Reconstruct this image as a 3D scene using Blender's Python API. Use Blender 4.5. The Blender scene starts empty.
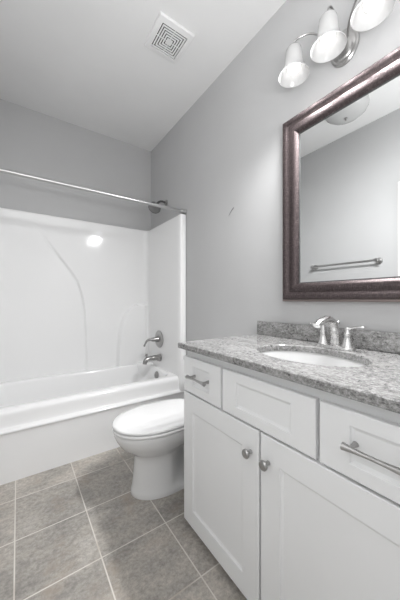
import bpy, bmesh, math, random
from mathutils import Vector, Matrix
random.seed(4)
C = bpy.context.scene.collection
S = bpy.context.scene
PI = math.pi

# ------------------------------------------------------------------ camera, world, light, exposure
cam_d = bpy.data.cameras.new('camera')
cam_d.sensor_fit = 'HORIZONTAL'; cam_d.sensor_width = 36.0
cam_d.lens = 36.0 * 261.2 / 400.0
cam_d.clip_start = 0.02
cam = bpy.data.objects.new('camera', cam_d); C.objects.link(cam)
cam.location = (-1.208, 0.0, 1.10)
cam.rotation_euler = (PI/2, 0, -math.atan(182/261.2))
S.camera = cam
S.view_settings.view_transform = 'Standard'
S.view_settings.look = 'None'
S.view_settings.exposure = 0.26
S.view_settings.gamma = 1.0
S.view_settings.use_curve_mapping = False

BULB = 2.0           # glow of the three vanity bulbs
BEAM = 33.0          # light each vanity bulb throws out of its shade
BOUNCE = 25.5        # added fill lamp, aimed up at the ceiling behind the camera
SOFT = 3.0          # added soft fill under the ceiling behind the camera, no fixture there
W = bpy.data.worlds.new('world'); S.world = W; W.use_nodes = True
W.node_tree.nodes['Background'].inputs[0].default_value = (0.97, 0.98, 1.0, 1)
W.node_tree.nodes['Background'].inputs[1].default_value = 0.6
def area(name, loc, rot, sx, sy, e, col=(1, 1, 1)):
    l = bpy.data.lights.new(name, 'AREA'); l.shape = 'RECTANGLE'; l.size = sx; l.size_y = sy
    l.energy = e; l.color = col
    o = bpy.data.objects.new(name, l); C.objects.link(o); o.location = loc; o.rotation_euler = rot
    return o
area('bounce_fill', (-1.05, -0.30, 1.30), (PI, 0, 0), 0.6, 0.5, BOUNCE)
area('overhead_fill', (-0.80, -0.25, 2.70), (0.55, 0, 0), 1.2, 0.6, SOFT)

# ------------------------------------------------------------------ room numbers (metres)
XL, XR = -1.50, 0.0
YN, YB = -0.62, 2.682
H = 2.743
TF = 1.938           # front of the tub unit

# ------------------------------------------------------------------ materials
def mat(name, col=(0.8, 0.8, 0.8), rough=0.5, metal=0.0, spec=0.5, coat=0.0):
    m = bpy.data.materials.new(name); m.use_nodes = True
    b = m.node_tree.nodes['Principled BSDF']
    b.inputs['Base Color'].default_value = (*col, 1)
    b.inputs['Roughness'].default_value = rough
    b.inputs['Metallic'].default_value = metal
    b.inputs['Specular IOR Level'].default_value = spec
    b.inputs['Coat Weight'].default_value = coat
    return m
def nodes(m): return m.node_tree.nodes, m.node_tree.links, m.node_tree.nodes['Principled BSDF']
def noise(m, scale, detail=4, rough=0.6, vec=None, stretch=None):
    n, l, b = nodes(m)
    t = n.new('ShaderNodeTexCoord')
    x = n.new('ShaderNodeTexNoise'); x.inputs['Scale'].default_value = scale
    x.inputs['Detail'].default_value = detail; x.inputs['Roughness'].default_value = rough
    src = t.outputs['Object']
    if stretch:
        mp = n.new('ShaderNodeMapping'); mp.inputs['Scale'].default_value = stretch
        l.new(src, mp.inputs[0]); src = mp.outputs[0]
    l.new(src, x.inputs['Vector'])
    return x.outputs['Fac']
def ramp(m, fac, stops):
    n, l, b = nodes(m)
    r = n.new('ShaderNodeValToRGB'); e = r.color_ramp.elements
    e[0].position, e[0].color = stops[0][0], (*stops[0][1], 1)
    e[1].position, e[1].color = stops[-1][0], (*stops[-1][1], 1)
    for p, c in stops[1:-1]:
        k = e.new(p); k.color = (*c, 1)
    l.new(fac, r.inputs[0]); return r.outputs[0]
def mix(m, fac, a, b_, mode='MIX'):
    n, l, b = nodes(m)
    x = n.new('ShaderNodeMix'); x.data_type = 'RGBA'; x.blend_type = mode
    for sock, v in ((x.inputs[0], fac), (x.inputs[6], a), (x.inputs[7], b_)):
        if isinstance(v, (int, float)): sock.default_value = v
        elif isinstance(v, tuple): sock.default_value = (*v, 1)
        else: l.new(v, sock)
    return x.outputs[2]
def bump(m, fac, strength, dist):
    n, l, b = nodes(m)
    x = n.new('ShaderNodeBump'); x.inputs['Strength'].default_value = strength; x.inputs['Distance'].default_value = dist
    l.new(fac, x.inputs['Height']); l.new(x.outputs[0], b.inputs['Normal'])
def setcol(m, sock): m.node_tree.links.new(sock, nodes(m)[2].inputs['Base Color'])

def paint(name, c, rough=0.6, b=0.08):
    m = mat(name, c, rough, 0, 0.3)
    f = noise(m, 3.0, 2)
    setcol(m, ramp(m, f, [(0.3, tuple(v*0.985 for v in c)), (0.7, tuple(v*1.01 for v in c))]))
    bump(m, noise(m, 260, 2), b, 0.001)
    return m
M_wall = paint('grey wall paint', (0.525, 0.526, 0.529), 0.6)
M_ceil = paint('white ceiling paint', (0.78, 0.78, 0.78), 0.85)
M_trim = paint('white trim paint', (0.80, 0.80, 0.79), 0.35, 0.02)
M_cab = paint('white cabinet lacquer', (0.81, 0.815, 0.82), 0.34, 0.02)
M_kick = paint('toe kick', (0.70, 0.70, 0.69), 0.5, 0.02)
M_acr = mat('white acrylic', (0.89, 0.89, 0.89), 0.10, 0, 0.5)
bump(M_acr, noise(M_acr, 2.2, 1), 0.10, 0.03)
M_porc = mat('white porcelain', (0.80, 0.80, 0.80), 0.08, 0, 0.5, 0.3)
_f = noise(M_porc, 1.5, 1); setcol(M_porc, ramp(M_porc, _f, [(0.3, (0.79, 0.79, 0.79)), (0.7, (0.81, 0.81, 0.81))]))
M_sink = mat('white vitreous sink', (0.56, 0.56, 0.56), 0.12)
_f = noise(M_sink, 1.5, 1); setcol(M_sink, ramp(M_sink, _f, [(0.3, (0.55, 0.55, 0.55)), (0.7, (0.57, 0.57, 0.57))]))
M_seat = mat('white toilet seat plastic', (0.86, 0.86, 0.86), 0.18)
_f = noise(M_seat, 1.5, 1); setcol(M_seat, ramp(M_seat, _f, [(0.3, (0.85, 0.85, 0.85)), (0.7, (0.87, 0.87, 0.87))]))
def metalmat(name, c, rough, st=(4, 4, 60)):
    m = mat(name, c, rough, 1.0)
    f = noise(m, 40, 3, stretch=st)
    n, l, b = nodes(m)
    r = ramp(m, f, [(0.3, (rough*0.85,)*3), (0.7, (rough*1.15,)*3)])
    l.new(r, b.inputs['Roughness'])
    return m
M_nick = metalmat('brushed nickel', (0.43, 0.425, 0.42), 0.30)
M_nickl = metalmat('bright nickel', (0.66, 0.655, 0.65), 0.26)
M_nickd = metalmat('dark nickel', (0.36, 0.355, 0.35), 0.30)
M_nickh = metalmat('shower nickel', (0.22, 0.22, 0.22), 0.22)
M_rod = metalmat('satin steel', (0.52, 0.52, 0.52), 0.34)
M_dark = mat('dark slot', (0.07, 0.07, 0.07), 0.9)
M_wire = mat('grey wire', (0.22, 0.22, 0.22), 0.4, 0.8)
M_plastic = paint('white vent plastic', (0.80, 0.80, 0.80), 0.4, 0.02)
M_mirror = mat('silvered mirror', (0.86, 0.87, 0.87), 0.015, 1.0)
setcol(M_mirror, ramp(M_mirror, noise(M_mirror, 2, 1), [(0.3, (0.855, 0.865, 0.865)), (0.7, (0.865, 0.875, 0.875))]))

# bronze mirror frame with fine crosshatch
M_frame = mat('bronze frame', (0.06, 0.045, 0.045), 0.40, 0.7, 0.5)
_a = noise(M_frame, 60, 3, stretch=(1, 1, 14)); _b = noise(M_frame, 60, 3, stretch=(1, 14, 1))
_n, _l, _p = nodes(M_frame)
_mx = _n.new('ShaderNodeMath'); _mx.operation = 'MULTIPLY'; _l.new(_a, _mx.inputs[0]); _l.new(_b, _mx.inputs[1])
setcol(M_frame, ramp(M_frame, _mx.outputs[0], [(0.12, (0.028, 0.021, 0.022)), (0.27, (0.072, 0.056, 0.057)), (0.42, (0.17, 0.138, 0.138))]))
bump(M_frame, _mx.outputs[0], 0.25, 0.002)
M_frame_lip = metalmat('bronze frame lip', (0.30, 0.25, 0.24), 0.35)

# floor: stone-look square tiles
def tile_mat():
    m = mat('stone floor tile', (0.3, 0.29, 0.27), 0.38, 0, 0.45)
    n, l, b = nodes(m)
    t = n.new('ShaderNodeTexCoord')
    mp = n.new('ShaderNodeMapping'); mp.inputs['Location'].default_value = (0.0, -0.24, 0)
    l.new(t.outputs['Object'], mp.inputs[0])
    br = n.new('ShaderNodeTexBrick'); br.offset = 0.0; br.squash = 1.0
    br.inputs['Scale'].default_value = 1.0
    br.inputs['Brick Width'].default_value = 0.305; br.inputs['Row Height'].default_value = 0.305
    br.inputs['Mortar Size'].default_value = 0.0028; br.inputs['Mortar Smooth'].default_value = 0.15
    br.inputs['Color1'].default_value = (0.88, 0.88, 0.88, 1); br.inputs['Color2'].default_value = (1.1, 1.09, 1.08, 1)
    br.inputs['Mortar'].default_value = (1, 1, 1, 1)
    l.new(mp.outputs[0], br.inputs['Vector'])
    big = noise(m, 4.5, 6, 0.65, stretch=(1.0, 1.5, 1))
    c1 = ramp(m, big, [(0.32, (0.29, 0.275, 0.253)), (0.46, (0.375, 0.354, 0.326)), (0.56, (0.43, 0.40, 0.362)), (0.70, (0.50, 0.475, 0.442))])
    fine = noise(m, 48, 9, 0.80, stretch=(1.0, 1.1, 1))
    c2 = ramp(m, fine, [(0.34, (0.66, 0.66, 0.66)), (0.5, (1.0, 1.0, 1.0)), (0.66, (1.38, 1.38, 1.38))])
    c = mix(m, 1.0, c1, c2, 'MULTIPLY')
    rust = ramp(m, noise(m, 6.0, 4, 0.6), [(0.56, (0, 0, 0)), (0.76, (0.8, 0.8, 0.8))])
    c = mix(m, rust, c, (0.40, 0.335, 0.275))
    c = mix(m, 1.0, c, br.outputs['Color'], 'MULTIPLY')
    g = ramp(m, noise(m, 2.6, 2), [(0.34, (0.40, 0.34, 0.28)), (0.46, (0.68, 0.65, 0.605))])
    c = mix(m, br.outputs['Fac'], c, g)
    setcol(m, c)
    h = n.new('ShaderNodeMath'); h.operation = 'SUBTRACT'
    l.new(fine, h.inputs[0]); l.new(br.outputs['Fac'], h.inputs[1])
    bump(m, h.outputs[0], 0.35, 0.003)
    return m
M_tile = tile_mat()

def granite():
    m = mat('speckled grey granite', (0.4, 0.4, 0.4), 0.12, 0, 0.7)
    n, l, b = nodes(m)
    a = noise(m, 105, 8, 0.78, stretch=(1.0, 0.62, 1.0))
    c = ramp(m, a, [(0.35, (0.055, 0.054, 0.053)), (0.44, (0.17, 0.168, 0.166)), (0.53, (0.28, 0.277, 0.274)), (0.66, (0.44, 0.436, 0.432))])
    d = noise(m, 190, 3, 0.7)
    c = mix(m, 0.65, c, ramp(m, d, [(0.34, (0.55, 0.55, 0.55)), (0.5, (1, 1, 1)), (0.66, (1.45, 1.45, 1.45))]), 'MULTIPLY')
    e = noise(m, 11, 6, 0.7, stretch=(2.2, 0.7, 2))
    c = mix(m, ramp(m, e, [(0.48, (0, 0, 0)), (0.68, (0.65, 0.65, 0.65))]), c, (0.43, 0.426, 0.42))
    k = noise(m, 44, 4, 0.65)
    c = mix(m, ramp(m, k, [(0.62, (0, 0, 0)), (0.67, (0.92, 0.92, 0.92))]), c, (0.05, 0.05, 0.05))
    setcol(m, c)
    return m
M_gran = granite()

def emit_mat(name, col, e, base=(0.9, 0.9, 0.9)):
    m = mat(name, base, 0.3)
    b = nodes(m)[2]
    b.inputs['Emission Color'].default_value = (*col, 1); b.inputs['Emission Strength'].default_value = e
    return m
M_bulb = emit_mat('lit bulb', (1.0, 0.985, 0.96), BULB)
def frosted(name, transl, e):
    m = bpy.data.materials.new(name); m.use_nodes = True
    n, l = m.node_tree.nodes, m.node_tree.links
    n.remove(n['Principled BSDF'])
    out = n['Material Output']
    tr = n.new('ShaderNodeBsdfTranslucent'); tr.inputs[0].default_value = (0.85, 0.85, 0.85, 1)
    df = n.new('ShaderNodeBsdfDiffuse'); df.inputs[0].default_value = (0.74, 0.74, 0.74, 1)
    gl = n.new('ShaderNodeBsdfGlossy'); gl.inputs[0].default_value = (0.9, 0.9, 0.9, 1); gl.inputs[1].default_value = 0.15
    tc = n.new('ShaderNodeTexCoord'); nz = n.new('ShaderNodeTexNoise'); nz.inputs['Scale'].default_value = 30
    l.new(tc.outputs['Object'], nz.inputs['Vector'])
    mr = n.new('ShaderNodeMapRange'); mr.inputs[3].default_value = transl - 0.08; mr.inputs[4].default_value = transl + 0.08
    l.new(nz.outputs['Fac'], mr.inputs[0])
    m1 = n.new('ShaderNodeMixShader'); l.new(mr.outputs[0], m1.inputs[0]); l.new(df.outputs[0], m1.inputs[1]); l.new(tr.outputs[0], m1.inputs[2])
    fr = n.new('ShaderNodeFresnel'); fr.inputs[0].default_value = 1.4
    m2 = n.new('ShaderNodeMixShader'); l.new(fr.outputs[0], m2.inputs[0]); l.new(m1.outputs[0], m2.inputs[1]); l.new(gl.outputs[0], m2.inputs[2])
    l.new(m2.outputs[0], out.inputs[0])
    return m
M_shade = frosted('frosted white glass', 0.45, 0)
M_dome = frosted('alabaster glass', 0.35, 0)

# ------------------------------------------------------------------ mesh helpers
def box(bm, lo, hi, bev=0.0, seg=2):
    r = bmesh.ops.create_cube(bm, size=1.0)
    vs = r['verts']
    for v in vs:
        v.co = Vector([lo[i] + (v.co[i] + 0.5) * (hi[i] - lo[i]) for i in range(3)])
    if bev > 0:
        es = list({e for v in vs for e in v.link_edges})
        bmesh.ops.bevel(bm, geom=es, offset=bev, segments=seg, affect='EDGES', profile=0.5)
def ring_loft(bm, rings, cap0=True, cap1=True, closed=True):
    R = [[bm.verts.new(p) for p in r] for r in rings]
    n = len(R[0])
    for a, b in zip(R, R[1:]):
        for i in range(n if closed else n - 1):
            j = (i + 1) % n
            bm.faces.new((a[i], a[j], b[j], b[i]))
    if cap0: bm.faces.new(list(reversed(R[0])))
    if cap1: bm.faces.new(R[-1])
    return R
def frame_of(t):
    t = t.normalized()
    u = t.cross(Vector((0, 0, 1)))
    if u.length < 1e-3: u = t.cross(Vector((0, 1, 0)))
    u.normalize(); return u, t.cross(u).normalized()
def tube(bm, pts, rad, seg=16, cap=True):
    pts = [Vector(p) for p in pts]
    if not isinstance(rad, (list, tuple)): rad = [rad] * len(pts)
    rings = []; pu = None
    for i, p in enumerate(pts):
        t = (pts[min(i+1, len(pts)-1)] - pts[max(i-1, 0)])
        u, v = frame_of(t)
        if pu is not None:
            tn = t.normalized(); u = (pu - tn * pu.dot(tn)).normalized(); v = tn.cross(u).normalized()
        pu = u
        r = rad[i]; ru, rv = r if isinstance(r, tuple) else (r, r)
        rings.append([p + u * ru * math.cos(2*PI*k/seg) + v * rv * math.sin(2*PI*k/seg) for k in range(seg)])
    ring_loft(bm, rings, cap, cap)
def smooth_pts(ctrl, n=8):
    P = [Vector(p) for p in ctrl]; out = []
    for i in range(len(P) - 1):
        p0, p1, p2, p3 = P[max(i-1, 0)], P[i], P[i+1], P[min(i+2, len(P)-1)]
        for k in range(n):
            t = k / n
            out.append(0.5*((2*p1) + (p2-p0)*t + (2*p0-5*p1+4*p2-p3)*t*t + (3*p1-p0-3*p2+p3)*t**3))
    out.append(P[-1]); return out
def lathe(bm, prof, origin, axis=(0, 0, 1), seg=32, cap0=True, cap1=True):
    ax = Vector(axis).normalized(); u, v = frame_of(ax); o = Vector(origin)
    rings = [[o + ax*h + u*r*math.cos(2*PI*k/seg) + v*r*math.sin(2*PI*k/seg) for k in range(seg)] for r, h in prof]
    ring_loft(bm, rings, cap0, cap1)
def new(): return bmesh.new()
def obj(name, bm, m, parent=None, smooth=True, angle=35):
    off = Vector((0, 0, 0)); p = parent
    while p is not None: off += p.location; p = p.parent
    bmesh.ops.recalc_face_normals(bm, faces=bm.faces[:])
    for v in bm.verts: v.co -= off
    me = bpy.data.meshes.new(name); bm.to_mesh(me); bm.free()
    me.materials.append(m)
    if smooth:
        me.polygons.foreach_set('use_smooth', [True] * len(me.polygons))
        me.set_sharp_from_angle(angle=math.radians(angle))
    o = bpy.data.objects.new(name, me); C.objects.link(o)
    if parent: o.parent = parent
    return o
def thing(name, label, cat, loc, group=None):
    o = bpy.data.objects.new(name, None); C.objects.link(o); o.location = loc; o.empty_display_size = 0.05
    o['label'] = label; o['category'] = cat
    if group: o['group'] = group
    return o
def tag(o, label, cat, group=None):
    o['label'] = label; o['category'] = cat
    if group: o['group'] = group
def struct(name, bm, m, parent=None, label=None, smooth=False):
    o = obj(name, bm, m, parent, smooth)
    if parent is None: o['kind'] = 'structure'
    if label: o['label'] = label
    return o
def sstep(a, b, x):
    t = max(0.0, min(1.0, (x - a) / (b - a))); return t * t * (3 - 2 * t)
def interp(tab, x):
    if x <= tab[0][0]: return tab[0][1]
    for (a, va), (b, vb) in zip(tab, tab[1:]):
        if x <= b: return va + (vb - va) * (x - a) / (b - a)
    return tab[-1][1]

# ------------------------------------------------------------------ room shell
T = 0.10
bm = new(); box(bm, (XL - T, YN - 0.9, -0.08), (XR + T, YB + T, 0.0)); struct('floor', bm, M_tile, label='grey stone look square floor tiles with pale grout')
bm = new(); box(bm, (XL - T, YN - T, H), (XR + T, YB + T, H + 0.08)); struct('ceiling', bm, M_ceil, label='flat white ceiling over the bathroom')
bm = new(); box(bm, (XR, YN, 0), (XR + T, YB, H)); struct('wall_right', bm, M_wall, label='grey painted wall behind the vanity and the shower head')
bm = new(); box(bm, (XL - T, YB, 0), (XR + T, YB + T, H)); struct('wall_back', bm, M_wall, label='grey painted wall above the long side of the tub')
# left wall with a door opening (seen only in the mirror)
DY0, DY1, DZ = 0.03, 0.790, 2.035
bm = new()
box(bm, (XL - T, YN, 0), (XL, DY0, H)); box(bm, (XL - T, DY1, 0), (XL, YB, H)); box(bm, (XL - T, DY0, DZ), (XL, DY1, H))
struct('wall_left', bm, M_wall, label='grey painted wall carrying the towel bar, seen in the mirror')
# near wall behind the camera with an open doorway
OX0, OX1 = -1.47, -0.69
bm = new()
box(bm, (XL - T, YN - T, 0), (OX0, YN, H)); box(bm, (OX1, YN - T, 0), (XR + T, YN, H)); box(bm, (OX0, YN - T, DZ), (OX1, YN, H))
struct('wall_near', bm, M_wall, label='grey painted wall with the open doorway behind the camera')
# door in the left wall
bm = new(); box(bm, (XL - 0.045, DY0 + 0.012, 0.008), (XL - 0.010, DY1 - 0.012, DZ - 0.012), 0.003)
for z0, z1 in ((0.25, 0.95), (1.10, 1.88)):
    box(bm, (XL - 0.012, DY0 + 0.13, z0), (XL - 0.004, DY1 - 0.13, z1), 0.003)
door = struct('door_1', bm, M_trim, label='white closed door in the left wall, its edge in the mirror')
bm = new(); lathe(bm, [(0.026, 0), (0.026, 0.006), (0.010, 0.010), (0.010, 0.03), (0.026, 0.042), (0.024, 0.058), (0.012, 0.064)], (XL - 0.010, DY0 + 0.07, 0.95), (1, 0, 0), 24)
obj('door_knob', bm, M_nick, door)
def casing(name, horiz, a0, a1, wall, sgn, label):
    cw, ct = 0.075, 0.018; b = new()
    def bx(u0, u1, z0, z1):
        w0, w1 = sorted((wall, wall + sgn * ct))
        if horiz == 'y': box(b, (w0, u0, z0), (w1, u1, z1), 0.004)
        else: box(b, (u0, w0, z0), (u1, w1, z1), 0.004)
    bx(a0 - cw, a0, 0, DZ); bx(a1, a1 + cw, 0, DZ); bx(a0 - cw, a1 + cw, DZ, DZ + cw)
    struct(name, b, M_trim, label=label)
casing('trim_1', 'y', DY0, DY1, XL, 1, 'white door casing on the left wall, seen at the mirror edge')
def base(name, lo, hi, label):
    b = new(); box(b, lo, hi, 0.004); struct(name, b, M_trim, label=label)
base('baseboard_right', (XR - 0.013, 1.12, 0), (XR, TF - 0.005, 0.10), 'white baseboard behind the toilet')
base('baseboard_left', (XL, DY1 + 0.076, 0), (XL + 0.013, TF - 0.005, 0.10), 'white baseboard below the towel bar')
base('baseboard_near', (OX1, YN, 0), (XR - 0.001, YN + 0.013, 0.10), 'white baseboard beside the open doorway')

# ------------------------------------------------------------------ one-piece tub and shower surround
tub = thing('bathtub', 'glossy white moulded tub and shower surround filling the alcove', 'bathtub', (-0.75, 2.3, 0))
def rrect(x0, x1, y0, y1, r, z, n=10):
    out = []
    for cx, cy, a0 in ((x1 - r, y1 - r, 0), (x0 + r, y1 - r, PI/2), (x0 + r, y0 + r, PI), (x1 - r, y0 + r, 1.5*PI)):
        for k in range(n + 1):
            a = a0 + PI/2 * k / n
            out.append(Vector((cx + r*math.cos(a), cy + r*math.sin(a), z)))
    return out
bm = new()
# deck and basin
ring_loft(bm, [rrect(XL + .003, XR - .003, 2.005, YB - .003, 0.004, 0.432),
               rrect(XL + .09, XR - .085, 2.035, 2.601, 0.10, 0.434),
               rrect(XL + .10, XR - .095, 2.045, 2.593, 0.10, 0.430),
               rrect(XL + .108, XR - .103, 2.053, 2.588, 0.10, 0.418),
               rrect(XL + .13, XR - .118, 2.07, 2.575, 0.10, 0.30),
               rrect(XL + .16, XR - .14, 2.09, 2.55, 0.11, 0.15),
               rrect(XL + .20, XR - .17, 2.11, 2.53, 0.11, 0.10),
               rrect(XL + .34, XR - .24, 2.16, 2.48, 0.10, 0.085)], cap0=False)
# apron: profile (y, z) swept along x
prof = smooth_pts([(0, y, z) for y, z in ((1.948, 0.0), (1.948, 0.10), (1.947, 0.25), (1.944, 0.290), (1.938, 0.302), (1.938, 0.310), (1.945, 0.318), (1.959, 0.323),
                   (1.966, 0.332), (1.970, 0.37), (1.972, 0.400), (1.978, 0.418), (1.992, 0.430), (2.010, 0.432))], 4)
cols = []
for i in range(25):
    x = XL + .003 + (XR - XL - .006) * i / 24
    cols.append([bm.verts.new((x, p.y, max(p.z, 0.0))) for p in prof])
for a, b in zip(cols, cols[1:]):
    for k in range(len(prof) - 1):
        bm.faces.new((a[k], b[k], b[k+1], a[k+1]))
for x0, x1 in ((XL + .003, XL + .060), (XR - .060, XR - .003)): box(bm, (x0, 1.939, 0.30), (x1, 2.02, 0.434), .006)
obj('tub_basin', bm, M_acr, tub, angle=60)

# surround: inner shell swept along an open rounded U path
PX0, PX1, PY = XL + 0.060, XR - 0.060, 2.640
Rr = 0.05
path = []       # (x, y, nx, ny, kind)
for i in range(13): path.append((PX0, 1.950 + (PY - Rr - 1.950) * i / 12, 1, 0))
for i in range(1, 9):
    a = PI - PI/2 * i / 8; path.append((PX0 + Rr + Rr*math.cos(a), PY - Rr + Rr*math.sin(a), -math.cos(a), -math.sin(a)))
NB = 190
for i in range(1, NB): path.append((PX0 + Rr + (PX1 - PX0 - 2*Rr) * i / NB, PY, 0, -1))
for i in range(0, 9):
    a = PI/2 - PI/2 * i / 8; path.append((PX1 - Rr + Rr*math.cos(a), PY - Rr + Rr*math.sin(a), -math.cos(a), -math.sin(a)))
for i in range(1, 13): path.append((PX1, PY - Rr - (PY - Rr - 1.950) * i / 12, -1, 0))
Z0, Z1 = 0.430, 1.838
curve = [(.43, -.672), (.70, -.678), (1.00, -.690), (1.15, -.715), (1.277, -.755), (1.38, -.82), (1.486, -.90), (1.60, -.98), (1.704, -1.052), (1.85, -1.15)]
arch = [(.43, -.391), (.60, -.383), (.75, -.371), (.86, -.348), (.938, -.318), (1.00, -.275), (1.038, -.226), (1.052, -.16), (1.058, -.05)]
def offset(x, y, nx, ny, z):
    d = 0.0
    if ny < -0.3:
        k = sstep(0.3, 0.9, -ny)
        d += -0.016 * sstep(-0.008, 0.008, interp(curve, z) - x) * sstep(-1.40, -1.30, x) * k * sstep(1.80, 1.45, z)
        a = interp(arch, z)
        top = sstep(1.072, 1.036, z)
        d += 0.038 * sstep(-0.014, 0.016, x - a) * top * k
    d += 0.0
    return d
NZ = 120
rows = []
bm = new()
for j in range(NZ + 1):
    z = Z0 + (Z1 - Z0) * j / NZ
    row = []
    for (x, y, nx, ny) in path:
        d = offset(x, y, nx, ny, z)
        row.append(bm.verts.new((x + nx*d, y + ny*d, z)))
    rows.append(row)
# top flange: rounded over and back to the wall
def toward(p, f, z):
    x, y, nx, ny = p
    ex, ey = (x - nx * 0.055 * f, y - ny * 0.037 * f)
    return (max(XL + .003, min(XR - .003, ex)), min(YB - .003, ey), z)
for f, z in ((0.06, Z1 + 0.005), (0.16, Z1 + 0.008), (1.0, Z1 + 0.009)):
    rows.append([bm.verts.new(toward(p, f, z)) for p in path])
for a, b in zip(rows, rows[1:]):
    for i in range(len(path) - 1):
        bm.faces.new((a[i], a[i+1], b[i+1], b[i]))
# front flanges, rounded and turned to the walls
for idx, sx in ((0, -1), (len(path) - 1, 1)):
    prev = [r[idx] for r in rows[:NZ + 2]]
    for fx, fy in ((0.004, 1.943), (0.012, 1.939), (0.046, 1.938), (0.054, 1.940), (0.057, 1.946)):
        cur = [bm.verts.new((path[idx][0] + sx * fx, fy, v.co.z)) for v in prev]
        for k in range(len(prev) - 1):
            bm.faces.new((prev[k], cur[k], cur[k+1], prev[k+1]))
        prev = cur
    # cap over the top of the flange
obj('surround_panel', bm, M_acr, tub, angle=60)
# rounded soap ledge low in the back corner
bm = new()
lx, ly = XR - 0.062, PY - 0.004
rings = []
for f, z in ((0.80, 0.300), (0.92, 0.345), (0.985, 0.400), (1.0, 0.430), (0.985, 0.446), (0.95, 0.453), (0.30, 0.455)):
    rings.append([Vector((lx - 0.145 * f * math.cos(PI/2 * k / 20), ly - 0.150 * f * math.sin(PI/2 * k / 20), z)) for k in range(21)] + [Vector((lx, ly, z))])
ring_loft(bm, rings)
obj('soap_ledge', bm, M_acr, tub)
# overflow plate on the tub's end wall
bm = new(); lathe(bm, [(0.036, 0), (0.036, 0.006), (0.030, 0.011), (0.012, 0.013)], (XR - 0.112, 2.30, 0.378), (-1, 0, 0.12), 28)
lathe(bm, [(0.006, 0.012), (0.006, 0.02), (0.004, 0.022)], (XR - 0.112, 2.30, 0.378), (-1, 0, 0.12), 12)
o = obj('overflow_plate', bm, M_nickd, tub); o['label'] = 'round brushed nickel overflow cover'
bm = new(); lathe(bm, [(0.034, 0), (0.034, 0.003), (0.028, 0.006), (0.006, 0.007)], (XR - 0.30, 2.32, 0.084), (0, 0, 1), 28)
o = obj('drain', bm, M_nickd, tub); o['label'] = 'brushed nickel tub drain'

# ------------------------------------------------------------------ shower fittings
VX = XR - 0.066
t = thing('shower_valve', 'round brushed nickel shower valve with lever, above the tub spout', 'shower valve', (VX, 2.345, 0.715))
bm = new(); lathe(bm, [(0.084, -0.002), (0.084, 0.004), (0.078, 0.009), (0.05, 0.013), (0.034, 0.014)], (VX, 2.345, 0.715), (-1, 0, 0), 40)
obj('escutcheon', bm, M_nick, t)
bm = new(); lathe(bm, [(0.030, 0.012), (0.027, 0.030), (0.019, 0.045), (0.020, 0.070), (0.018, 0.078), (0.010, 0.082)], (VX, 2.345, 0.715), (-1, 0, 0), 28)
obj('hub', bm, M_nickd, t)
bm = new(); tube(bm, smooth_pts([(VX - 0.070, 2.345, 0.715), (VX - 0.095, 2.352, 0.716), (VX - 0.120, 2.362, 0.706), (VX - 0.132, 2.370, 0.680), (VX - 0.142, 2.378, 0.652)], 5),
     [0.012]*4 + [0.011]*5 + [0.009]*5 + [0.0085]*5 + [0.0095]*2, 12)
obj('lever', bm, M_nickd, t)
t = thing('tub_spout', 'curved brushed nickel tub spout with diverter below the shower valve', 'tub spout', (VX, 2.33, 0.53))
bm = new()
tube(bm, smooth_pts([(VX + .002, 2.33, 0.535), (VX - 0.03, 2.33, 0.537), (VX - 0.08, 2.33, 0.540), (VX - 0.125, 2.33, 0.536), (VX - 0.150, 2.33, 0.520), (VX - 0.156, 2.33, 0.492)], 5),
     [0.033]*5 + [0.026]*5 + [0.0225]*5 + [0.022]*5 + [0.021]*6, 20)
obj('spout_body', bm, M_nickd, t)
bm = new(); lathe(bm, [(0.037, -0.002), (0.037, 0.006), (0.033, 0.010), (0.030, 0.011)], (VX, 2.33, 0.535), (-1, 0, 0), 28); obj('flange', bm, M_nickd, t)
bm = new(); lathe(bm, [(0.005, 0.0), (0.005, 0.022), (0.011, 0.026), (0.011, 0.036), (0.006, 0.040)], (VX - 0.140, 2.33, 0.545), (0, 0, 1), 16); obj('diverter_knob', bm, M_nickd, t)

t = thing('overhead_shower', 'dark nickel shower head on a bent arm high on the wall', 'shower head', (XR, 2.315, 2.062))
bm = new(); lathe(bm, [(0.030, 0.0), (0.030, 0.004), (0.024, 0.012), (0.014, 0.016)], (XR - .001, 2.315, 2.062), (-1, 0, 0), 28); obj('flange', bm, M_nickd, t)
bm = new(); tube(bm, smooth_pts([(XR - .004, 2.315, 2.062), (XR - 0.05, 2.314, 2.066), (XR - 0.085, 2.312, 2.052), (XR - 0.115, 2.309, 2.020)], 6), 0.0105, 14); obj('arm', bm, M_nickh, t)
bm = new()
ax = Vector((-0.42, -0.40, -0.60)).normalized()
o0 = Vector((XR - 0.112, 2.309, 2.024))
lathe(bm, [(0.010, -0.004), (0.016, 0.004), (0.016, 0.018), (0.012, 0.024), (0.026, 0.034), (0.048, 0.052), (0.058, 0.066), (0.059, 0.074), (0.055, 0.078)], o0, ax, 32)
h = obj('spray_head', bm, M_nickh, t)
bm = new(); lathe(bm, [(0.050, 0.0775), (0.046, 0.080), (0.012, 0.081)], o0, ax, 32)
for k in range(14):
    a = 2*PI*k/14; u, v = frame_of(ax)
    lathe(bm, [(0.003, 0.079), (0.002, 0.083)], o0 + (u*math.cos(a) + v*math.sin(a)) * 0.030, ax, 8)
obj('nozzle_face', bm, M_wire, h)

t = thing('shower_curtain_rod', 'satin steel curtain rod across the top of the tub alcove', 'curtain rod', (-0.75, 1.958, 1.875))
bm = new(); tube(bm, [(XL + .004, 1.958, 1.875), (-0.9, 1.958, 1.875), (-0.6, 1.958, 1.875), (XR - .004, 1.958, 1.875)], 0.0125, 20); obj('rod', bm, M_rod, t)
for x, s in ((XR, -1), (XL, 1)):
    bm = new(); lathe(bm, [(0.024, 0.0), (0.024, 0.008), (0.021, 0.012), (0.0205, 0.045), (0.018, 0.050), (0.0128, 0.051)], (x + s*.001, 1.958, 1.875), (s, 0, 0), 24); obj('end_flange', bm, M_rod, t)

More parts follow.
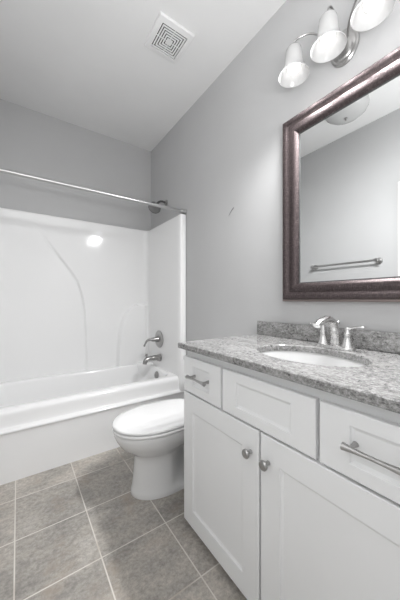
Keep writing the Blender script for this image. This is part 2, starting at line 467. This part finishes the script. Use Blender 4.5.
# ------------------------------------------------------------------ exhaust fan grille
vx, vy, hw = -0.428, 1.462, 0.117
t = thing('exhaust_fan', 'square white exhaust fan grille on the ceiling', 'vent', (vx, vy, H))
bm = new()
def sq(h, z): return [Vector((vx + sx*h, vy + sy*h, z)) for sx, sy in ((-1, -1), (1, -1), (1, 1), (-1, 1))]
ring_loft(bm, [sq(hw, H - .0005), sq(hw, H - 0.010), sq(hw - 0.004, H - 0.015), sq(0.088, H - 0.021), sq(0.085, H - 0.021), sq(0.0845, H - 0.006)], cap0=False, cap1=False)
obj('cover', bm, M_plastic, t, angle=20)
bm = new(); box(bm, (vx - .085, vy - .085, H - 0.006), (vx + .085, vy + .085, H - 0.001)); obj('fan_opening_shade', bm, M_dark, t, False)  # dark box, its colour stands in for the shade behind the grille
bm = new()
for k in range(5):
    a, b = 0.0785 - k*0.0148, 0.0785 - k*0.0148 - 0.0082
    ring_loft(bm, [sq(b, H - 0.018), sq(a, H - 0.018), sq(a, H - 0.021), sq(b, H - 0.021), sq(b, H - 0.018)], cap0=False, cap1=False)
box(bm, (vx - .012, vy - .012, H - 0.021), (vx + .012, vy + .012, H - 0.018))
box(bm, (vx - .0845, vy - .002, H - 0.0195), (vx + .0845, vy + .002, H - 0.0175)); box(bm, (vx - .002, vy - .0845, H - 0.0195), (vx + .002, vy + .0845, H - 0.0175))
obj('grille', bm, M_plastic, t, False)

# ------------------------------------------------------------------ flush ceiling light (seen in the mirror, unlit)
cx, cy = -1.086, 1.104
t = thing('ceiling_light', 'unlit flush glass dome light reflected at the top of the mirror', 'ceiling light', (cx, cy, H))
bm = new(); lathe(bm, [(0.165, -.0005), (0.168, 0.02), (0.16, 0.026)], (cx, cy, H), (0, 0, -1), 40); obj('canopy', bm, M_nickl, t)
bm = new(); lathe(bm, [(0.170, 0.024), (0.168, 0.036), (0.155, 0.062), (0.125, 0.086), (0.085, 0.102), (0.04, 0.110), (0.008, 0.111)], (cx, cy, H), (0, 0, -1), 48); obj('glass_dome', bm, M_dome, t, angle=60)
bm = new(); lathe(bm, [(0.014, 0.108), (0.014, 0.114), (0.006, 0.117), (0.009, 0.124), (0.006, 0.131), (0.002, 0.132)], (cx, cy, H), (0, 0, -1), 20); obj('finial', bm, M_nick, t)

# ------------------------------------------------------------------ towel bar on the left wall (seen in the mirror)
t = thing('towel_bar', 'brushed nickel towel bar reflected in the mirror', 'towel bar', (XL, 1.315, 1.455))
bm = new(); tube(bm, [(XL + 0.065, 1.000, 1.455), (XL + 0.065, 1.3, 1.455), (XL + 0.065, 1.635, 1.455)], 0.0095, 16); obj('bar', bm, M_nick, t)
for y in (1.010, 1.625):
    bm = new(); lathe(bm, [(0.029, 0), (0.029, 0.006), (0.022, 0.012), (0.012, 0.018), (0.011, 0.045), (0.018, 0.055), (0.019, 0.075), (0.014, 0.081)], (XL + .001, y, 1.455), (1, 0, 0), 24)
    obj('post', bm, M_nick, t)

# ------------------------------------------------------------------ toilet (faces -x, centred at y = TY)
TY = 1.430
t = thing('toilet', 'white two-piece toilet with closed lid between tub and vanity', 'toilet', (-0.42, TY, 0))
def egg(front, back, hw, z, n=56, rear=1.0, sq_=2.25, rounded_back=True, xs=None):
    """plan outline: round nose at 'front' (min x), blunter at 'back'"""
    out = []
    wide = front + (back - front) * 0.42 if xs is None else xs
    for k in range(n):
        a = 2*PI*k/n
        c, s = math.cos(a), math.sin(a)
        e = 2.0 / sq_
        if c < 0: x = wide + (wide - front) * -abs(c) ** 0.98
        else: x = wide + (back - wide) * abs(c) ** (2/3.2)
        y = hw * (abs(s) ** (0.98 if c < 0 else 0.72)) * (1 if s > 0 else -1)
        y *= 1 - (1 - rear) * sstep(wide + 0.005, wide + 0.045, x)
        out.append(Vector((x, TY + y, z)))
    return out
bm = new()
lv = [  # front, back, hw, z, rear, xs
    (-.672, -.12, .126, .000, 1.00, -.47), (-.674, -.12, .127, .012, 1.00, -.47), (-.670, -.12, .124, .032, .98, -.47), (-.666, -.12, .119, .044, .60, -.47),
    (-.663, -.12, .117, .075, .36, -.47), (-.658, -.12, .113, .13, .32, -.47), (-.654, -.12, .110, .19, .34, -.47), (-.654, -.12, .110, .218, .42, -.47),
    (-.657, -.12, .113, .236, .56, -.48), (-.674, -.12, .125, .252, .75, -.50),
    (-.698, -.12, .137, .274, .92, -.52), (-.732, -.12, .160, .304, 1, -.52), (-.752, -.12, .174, .338, 1, -.52),
    (-.763, -.12, .182, .365, 1, -.52), (-.766, -.12, .184, .385, 1, -.52), (-.762, -.12, .181, .394, 1, -.52), (-.750, -.13, .170, .397, 1, -.52)]
ring_loft(bm, [egg(f, b, w, z, rear=r, xs=x) for f, b, w, z, r, x in lv])
TSX, TSZ = 1.014, 0.945      # a little longer and lower than the rough-in above
def tscale(b):
    for v in b.verts: v.co.x *= TSX; v.co.z *= TSZ
    return b
obj('bowl', tscale(bm), M_porc, t, angle=60)
for s in (-1, 1):
    bm = new(); lathe(bm, [(0.016, 0.0), (0.016, 0.010), (0.012, 0.019), (0.004, 0.023)], (-0.33, TY + s*0.097, 0.028), (0, 0, 1), 18); obj('bolt_cap', tscale(bm), M_seat, t)
bm = new()
ring_loft(bm, [egg(-.768, -.235, .186, .3975, xs=-.52), egg(-.774, -.232, .190, .401, xs=-.52), egg(-.775, -.232, .191, .410, xs=-.52), egg(-.770, -.235, .187, .4145, xs=-.52)])
obj('seat', tscale(bm), M_seat, t, angle=60)
bm = new()
ring_loft(bm, [egg(-.766, -.225, .184, .4205, xs=-.52), egg(-.774, -.222, .190, .424, xs=-.52), egg(-.774, -.222, .190, .432, xs=-.52), egg(-.766, -.226, .184, .4385, xs=-.52),
               egg(-.735, -.24, .160, .443, xs=-.51), egg(-.66, -.28, .110, .4465, xs=-.50), egg(-.56, -.36, .05, .448, xs=-.48)])
obj('lid', tscale(bm), M_seat, t, angle=60)
for s in (-1, 1):
    bm = new(); box(bm, (-.238, TY + s*.075 - .02, .397), (-.205, TY + s*.075 + .02, .432), .006); obj('hinge', tscale(bm), M_seat, t)
bm = new()
def rr(x0, x1, hw, z, r=.035): return rrect(x0, x1, TY - hw, TY + hw, r, z, 8)
ring_loft(bm, [rr(-.185, -.03, .175, .392), rr(-.195, -.022, .19, .42), rr(-.200, -.018, .205, .55), rr(-.205, -.016, .212, .70)])
obj('tank', tscale(bm), M_porc, t, angle=50)
bm = new()
ring_loft(bm, [rr(-.213, -.012, .220, .702), rr(-.217, -.011, .224, .708), rr(-.217, -.011, .224, .728), rr(-.207, -.016, .215, .738), rr(-.17, -.04, .18, .740)])
obj('tank_lid', tscale(bm), M_porc, t, angle=50)
bm = new(); lathe(bm, [(.012, 0), (.012, .012), (.008, .016)], (-.204, TY - .15, .655), (-1, 0, 0), 16)
tube(bm, [(-.222, TY - .15, .655), (-.226, TY - .11, .652), (-.226, TY - .07, .648)], [.006, .005, .007], 10); obj('flush_lever', tscale(bm), M_nickl, t)

# ------------------------------------------------------------------ vanity cabinet
FX, CXF = -0.543, -0.523      # face of doors, front of carcass
VY0, VY1 = 0.108, 1.092
VZ0, VZ1 = 0.036, 0.867
van = thing('vanity_cabinet', 'white shaker vanity cabinet with drawers and doors under the granite top', 'cabinet', (-0.27, 0.60, 0))
bm = new()
box(bm, (CXF, VY0, VZ0), (-0.002, VY0 + .018, VZ1)); box(bm, (CXF, VY1 - .018, VZ0), (-0.002, VY1, VZ1))
box(bm, (CXF, VY0 + .018, VZ0), (-0.002, VY1 - .018, VZ0 + .018)); box(bm, (-.014, VY0 + .018, VZ0 + .018), (-.002, VY1 - .018, VZ1))
# face frame
box(bm, (CXF, VY0 + .018, 0.815), (CXF + .019, VY1 - .018, VZ1)); box(bm, (CXF, VY0 + .018, 0.64), (CXF + .019, VY1 - .018, 0.68))
for y in (0.805, 0.399): box(bm, (CXF, y - .02, 0.68), (CXF + .019, y + .02, 0.815))
box(bm, (CXF, 0.575, VZ0 + .018), (CXF + .019, 0.635, 0.64))
for y0, y1 in ((VY0 + .018, VY0 + .04), (VY1 - .04, VY1 - .018)): box(bm, (CXF, y0, VZ0 + .018), (CXF + .019, y1, 0.815))
obj('carcass', bm, M_cab, van, False)
bm = new(); box(bm, (CXF + .06, VY0 + .01, 0.0), (-0.01, VY1 - .01, VZ0)); obj('toe_kick', bm, M_kick, van, False)
def shaker(y0, y1, z0, z1, fy=0.078, fz=0.078, bw=0.010, dep=0.007):
    b = new(); th = 0.019; e = 0.0022
    def r(a, c, x): return [Vector((x, y0 + a, z0 + c)), Vector((x, y1 - a, z0 + c)), Vector((x, y1 - a, z1 - c)), Vector((x, y0 + a, z1 - c))]
    ring_loft(b, [r(0, 0, FX + th), r(0, 0, FX + e), r(e, e, FX), r(fy, fz, FX), r(fy + .002, fz + .002, FX + dep * .55), r(fy + bw, fz + bw, FX + dep), r(fy + bw + .0015, fz + bw + .0015, FX + dep)])
    return b
def pull(parent, yc, zc):
    b = new(); L = 0.067; x = FX - 0.030
    n = 20
    pts = [(x, yc - L + 2*L*k/n, zc) for k in range(n + 1)]
    rad = [0.0050 + 0.0045 * abs(2*k/n - 1) ** 2.2 for k in range(n + 1)]
    tube(b, pts, rad, 16)
    for s in (-1, 1):
        tube(b, [(FX + .003, yc + s*0.052, zc), (FX - .004, yc + s*0.052, zc), (FX - .02, yc + s*0.052, zc), (x, yc + s*0.052, zc)], [.0075, .006, .005, .005], 12)
    return obj('pull', b, M_nick, parent)
def knob(parent, y, z):
    b = new(); lathe(b, [(.008, -.001), (.0065, .004), (.006, .012), (.010, .018), (.0155, .022), (.016, .027), (.013, .031), (.005, .0325)], (FX, y, z), (-1, 0, 0), 24)
    return obj('knob', b, M_nick, parent)
DT0, DT1 = 0.664, 0.829
d = obj('drawer', shaker(0.811, VY1, DT0, DT1, fz=.036), M_cab, van, angle=15); pull(d, 0.9480, 0.749); d['label'] = 'narrow white drawer front nearest the toilet'
obj('false_front', shaker(0.404, 0.800, DT0, DT1, fz=.036), M_cab, van, angle=15)
d = obj('drawer', shaker(VY0, 0.393, DT0, DT1, fz=.036), M_cab, van, angle=15); pull(d, 0.2505, 0.752)
d = obj('cabinet_door', shaker(0.609, VY1, VZ0 + .002, 0.656), M_cab, van, angle=15); knob(d, 0.645, 0.573)
d = obj('cabinet_door', shaker(VY0, 0.601, VZ0 + .002, 0.656), M_cab, van, angle=15); knob(d, 0.567, 0.573)

# ------------------------------------------------------------------ granite countertop with oval cut-out
CT = 0.894; CB = 0.8675
CY0, CY1, CF = 0.095, 1.104, -0.570
top = thing('countertop', 'speckled grey granite countertop with oval cut-out on the white vanity', 'countertop', (-0.285, 0.60, CB))
SCX, SCY, SA, SB = -0.293, 0.588, 0.157, 0.213   # sink centre, half depth (x), half length (y)
N = 96
def ell(a, b, z, n=N): return [Vector((SCX + a*math.cos(2*PI*k/n), SCY + b*math.sin(2*PI*k/n), z)) for k in range(n)]
def rect_ring(z, ins=0.0, n=N):
    x0, x1, y0, y1 = CF + ins, -0.002 - ins * 0, CY0 + ins, CY1 - ins
    out = []
    for k in range(n):
        a = 2*PI*k/n; c, s = math.cos(a), math.sin(a)
        q = []
        if c > 1e-9: q.append((x1 - SCX)/c)
        if c < -1e-9: q.append((x0 - SCX)/c)
        if s > 1e-9: q.append((y1 - SCY)/s)
        if s < -1e-9: q.append((y0 - SCY)/s)
        r = min(q); out.append([SCX + r*c, SCY + r*s, z])
    for cx_, cy_ in ((x0, y0), (x0, y1), (x1, y0), (x1, y1)):
        k = min(range(n), key=lambda i: (out[i][0]-cx_)**2 + (out[i][1]-cy_)**2); out[k][0], out[k][1] = cx_, cy_
    return [Vector(p) for p in out]
bm = new()
ring_loft(bm, [ell(SA, SB, CB), ell(SA, SB, CT - .003), ell(SA + .003, SB + .003, CT), rect_ring(CT, .003), rect_ring(CT - .003), rect_ring(CB + .002), rect_ring(CB, .002), ell(SA, SB, CB)], cap0=False, cap1=False)
obj('slab', bm, M_gran, top, angle=30)
bm = new(); box(bm, (-0.022, CY0, CT + .0005), (-0.002, CY1 - 0.003, 0.974), .002); obj('backsplash', bm, M_gran, top, angle=30)
# undermount sink
t = thing('sink', 'white oval sink set below the granite countertop', 'sink', (SCX, SCY, CB))
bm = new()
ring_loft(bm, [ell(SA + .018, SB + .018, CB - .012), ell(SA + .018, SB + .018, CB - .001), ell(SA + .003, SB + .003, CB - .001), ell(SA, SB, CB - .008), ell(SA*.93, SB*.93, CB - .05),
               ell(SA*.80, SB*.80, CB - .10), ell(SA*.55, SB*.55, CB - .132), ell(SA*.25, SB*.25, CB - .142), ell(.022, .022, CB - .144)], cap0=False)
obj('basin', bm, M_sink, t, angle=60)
bm = new(); lathe(bm, [(.026, -.001), (.026, .003), (.020, .004), (.017, .001), (.003, .004)], (SCX, SCY, CB - .142), (0, 0, 1), 28); o = obj('drain', bm, M_nickl, t); o['label'] = 'nickel sink drain'

# ------------------------------------------------------------------ faucet
FXB, FY = -0.092, 0.588
t = thing('faucet', 'brushed nickel two-handle faucet on the countertop behind the sink', 'faucet', (FXB, FY, CT))
bm = new()
def stad(hw, hl, z, n=14):
    out = []
    for k in range(n + 1): a = PI * k / n; out.append(Vector((FXB + hw*math.cos(a), FY + hl + hw*math.sin(a), z)))
    for k in range(n + 1): a = PI + PI * k / n; out.append(Vector((FXB + hw*math.cos(a), FY - hl + hw*math.sin(a), z)))
    return out
ring_loft(bm, [stad(.029, .052, CT + .0005), stad(.029, .052, CT + .008), stad(.026, .052, CT + .013), stad(.022, .052, CT + .0145)])
obj('base_plate', bm, M_nickl, t)
for s in (-1, 1):
    y = FY + s * .052
    bm = new(); lathe(bm, [(.023, .012), (.022, .018), (.018, .030), (.014, .048), (.0125, .058), (.0145, .062), (.0145, .068), (.011, .074), (.0115, .085), (.009, .094), (.003, .096)], (FXB, y, CT), (0, 0, 1), 24)
    hd = obj('handle', bm, M_nickl, t)
    bm = new()
    tube(bm, smooth_pts([(FXB, y, CT + .086), (FXB - .001, y + s*.018, CT + .092), (FXB - .003, y + s*.040, CT + .097), (FXB - .005, y + s*.066, CT + .098)], 5),
         [(.008, .008)]*4 + [(.0075, .006)]*4 + [(.007, .005)]*4 + [(.0075, .0045)]*3 + [(.005, .003)], 12)
    obj('lever', bm, M_nickl, hd)
bm = new()
tube(bm, smooth_pts([(FXB + .006, FY, CT + .012), (FXB + .004, FY, CT + .055), (FXB - .008, FY, CT + .095), (FXB - .035, FY, CT + .120), (FXB - .075, FY, CT + .126), (FXB - .115, FY, CT + .118), (FXB - .140, FY, CT + .103)], 6),
     [(.022, .022)]*3 + [(.0205, .020)]*6 + [(.018, .0175)]*8 + [(.0165, .015)]*8 + [(.0165, .0125)]*8 + [(.0155, .0115)]*4, 20)
obj('spout', bm, M_nickl, t)
bm = new(); tube(bm, [(FXB + .026, FY, CT + .012), (FXB + .026, FY, CT + .10)], .0028, 10); lathe(bm, [(.003, .098), (.0065, .103), (.0065, .112), (.003, .116)], (FXB + .026, FY, CT), (0, 0, 1), 14)
obj('lift_rod', bm, M_nickl, t)

# ------------------------------------------------------------------ framed mirror
MY0, MY1, MZ0, MZ1 = 0.245, 0.908, 1.092, 2.055
t = thing('mirror', 'large rectangular wall mirror in a wide dark bronze frame', 'mirror', (0, 0.577, MZ0))
bm = new()
def mring(ins, h): return [Vector((-h, MY0 + ins, MZ0 + ins)), Vector((-h, MY1 - ins, MZ0 + ins)), Vector((-h, MY1 - ins, MZ1 - ins)), Vector((-h, MY0 + ins, MZ1 - ins))]
pf = [(0.011, .033), (.013, .045), (.018, .048), (.026, .047), (.036, .0425), (.046, .036), (.050, .035), (.056, .0375), (.064, .0385), (.073, .0365), (.082, .0315), (.089, .025), (.093, .020), (.094, .012)]
ring_loft(bm, [mring(a, h) for a, h in pf], cap0=False, cap1=False)
fr = obj('frame', bm, M_frame, t, angle=25)
bm = new(); ring_loft(bm, [mring(0, .002), mring(0, .028), mring(.002, .031), mring(.008, .032), mring(.0095, .030), mring(.011, .030), mring(.011, .033)], cap0=False, cap1=False)
obj('outer_lip', bm, M_frame_lip, fr, angle=25)
bm = new(); ring_loft(bm, [mring(.0935, .018), mring(.0975, .017), mring(.099, .0135)], cap0=False, cap1=False); obj('inner_lip', bm, M_dark, fr)
bm = new(); box(bm, (-0.014, MY0 + .088, MZ0 + .088), (-0.004, MY1 - .088, MZ1 - .088)); obj('mirror_glass', bm, M_mirror, t, False)

# ------------------------------------------------------------------ three-light vanity fixture
LY = 0.592; LZ = 2.235; LX = -0.130
t = thing('vanity_light', 'three-light nickel wall fixture with white bell shades above the mirror', 'wall light', (0, LY, LZ))
bm = new()
def ov(r, h): return [Vector((-h, LY + r*0.062*math.cos(2*PI*k/40), LZ + r*0.078*math.sin(2*PI*k/40))) for k in range(40)]
ring_loft(bm, [ov(1, .001), ov(1, .008), ov(.93, .014), ov(.80, .015), ov(.74, .020), ov(.55, .026), ov(.25, .028)])
obj('backplate', bm, M_nick, t)
ZT = 2.300
for k in (-1, 0, 1):
    y = LY + .006 + k * 0.168
    bm = new()
    st = (-.022, LY + k*.02, LZ + .01)
    if k: tube(bm, smooth_pts([st, (-.060, LY + k*.05, LZ + .050), (-.095, LY + k*.105, LZ + .098), (-.122, LY + k*.150, LZ + .100), (LX, y, LZ + .092), (LX, y, ZT - .004)], 7), .0042, 10)
    else: tube(bm, smooth_pts([st, (-.055, LY, LZ + .055), (-.095, LY, LZ + .102), (-.122, LY, LZ + .108), (LX, y, LZ + .096), (LX, y, ZT - .004)], 7), .0042, 10)
    obj('arm', bm, M_nickd, t)
    bm = new(); lathe(bm, [(.006, .020), (.011, .017), (.017, .008), (.0195, .003), (.0195, -.012), (.018, -.014), (.015, -.045), (.010, -.047)], (LX, y, ZT), (0, 0, 1), 28, True, True)
    obj('socket', bm, M_nick, t)
    bm = new()
    out = [(.020, .004), (.031, .000), (.0375, -.010), (.0405, -.028), (.0425, -.052), (.0455, -.076), (.051, -.098), (.060, -.117), (.070, -.131), (.0755, -.139)]
    out = [(r * 0.93, h * 0.94) for r, h in out]
    inn = [(r - .0033, h) for r, h in reversed(out)]
    lathe(bm, out + [(.0702, -.1330), (.0680, -.1330)] + inn, (LX, y, ZT), (0, 0, 1), 40, False, False)
    sh = obj('shade', bm, M_shade, t, angle=60)
    sl = bpy.data.lights.new('vanity_bulb_light', 'SPOT'); sl.energy = BEAM; sl.shadow_soft_size = 0.04
    sl.spot_size = math.radians(180); sl.spot_blend = 1.0; sl.color = (1.0, 1.0, 1.0)
    so = bpy.data.objects.new('vanity_bulb_light', sl); C.objects.link(so)
    so.location = (LX, y, ZT - 0.168); so.rotation_euler = (0, math.radians(37), 0)
    bm = new()
    lathe(bm, [(.011, -.045), (.013, -.052), (.018, -.062), (.0255, -.076), (.0285, -.090), (.0265, -.104), (.019, -.114), (.009, -.119), (.002, -.120)], (LX, y, ZT), (0, 0, 1), 28)
    obj('bulb', bm, M_bulb, sh)

# ------------------------------------------------------------------ small wire hook left on the wall
bm = new(); tube(bm, [(.001, 1.331, 1.732), (-.008, 1.344, 1.714), (-.012, 1.369, 1.683)], [.0030, .0024, .0015], 8)
tag(obj('wall_hook', bm, M_wire), 'tiny thin wire hook stuck in the bare grey wall', 'hook')
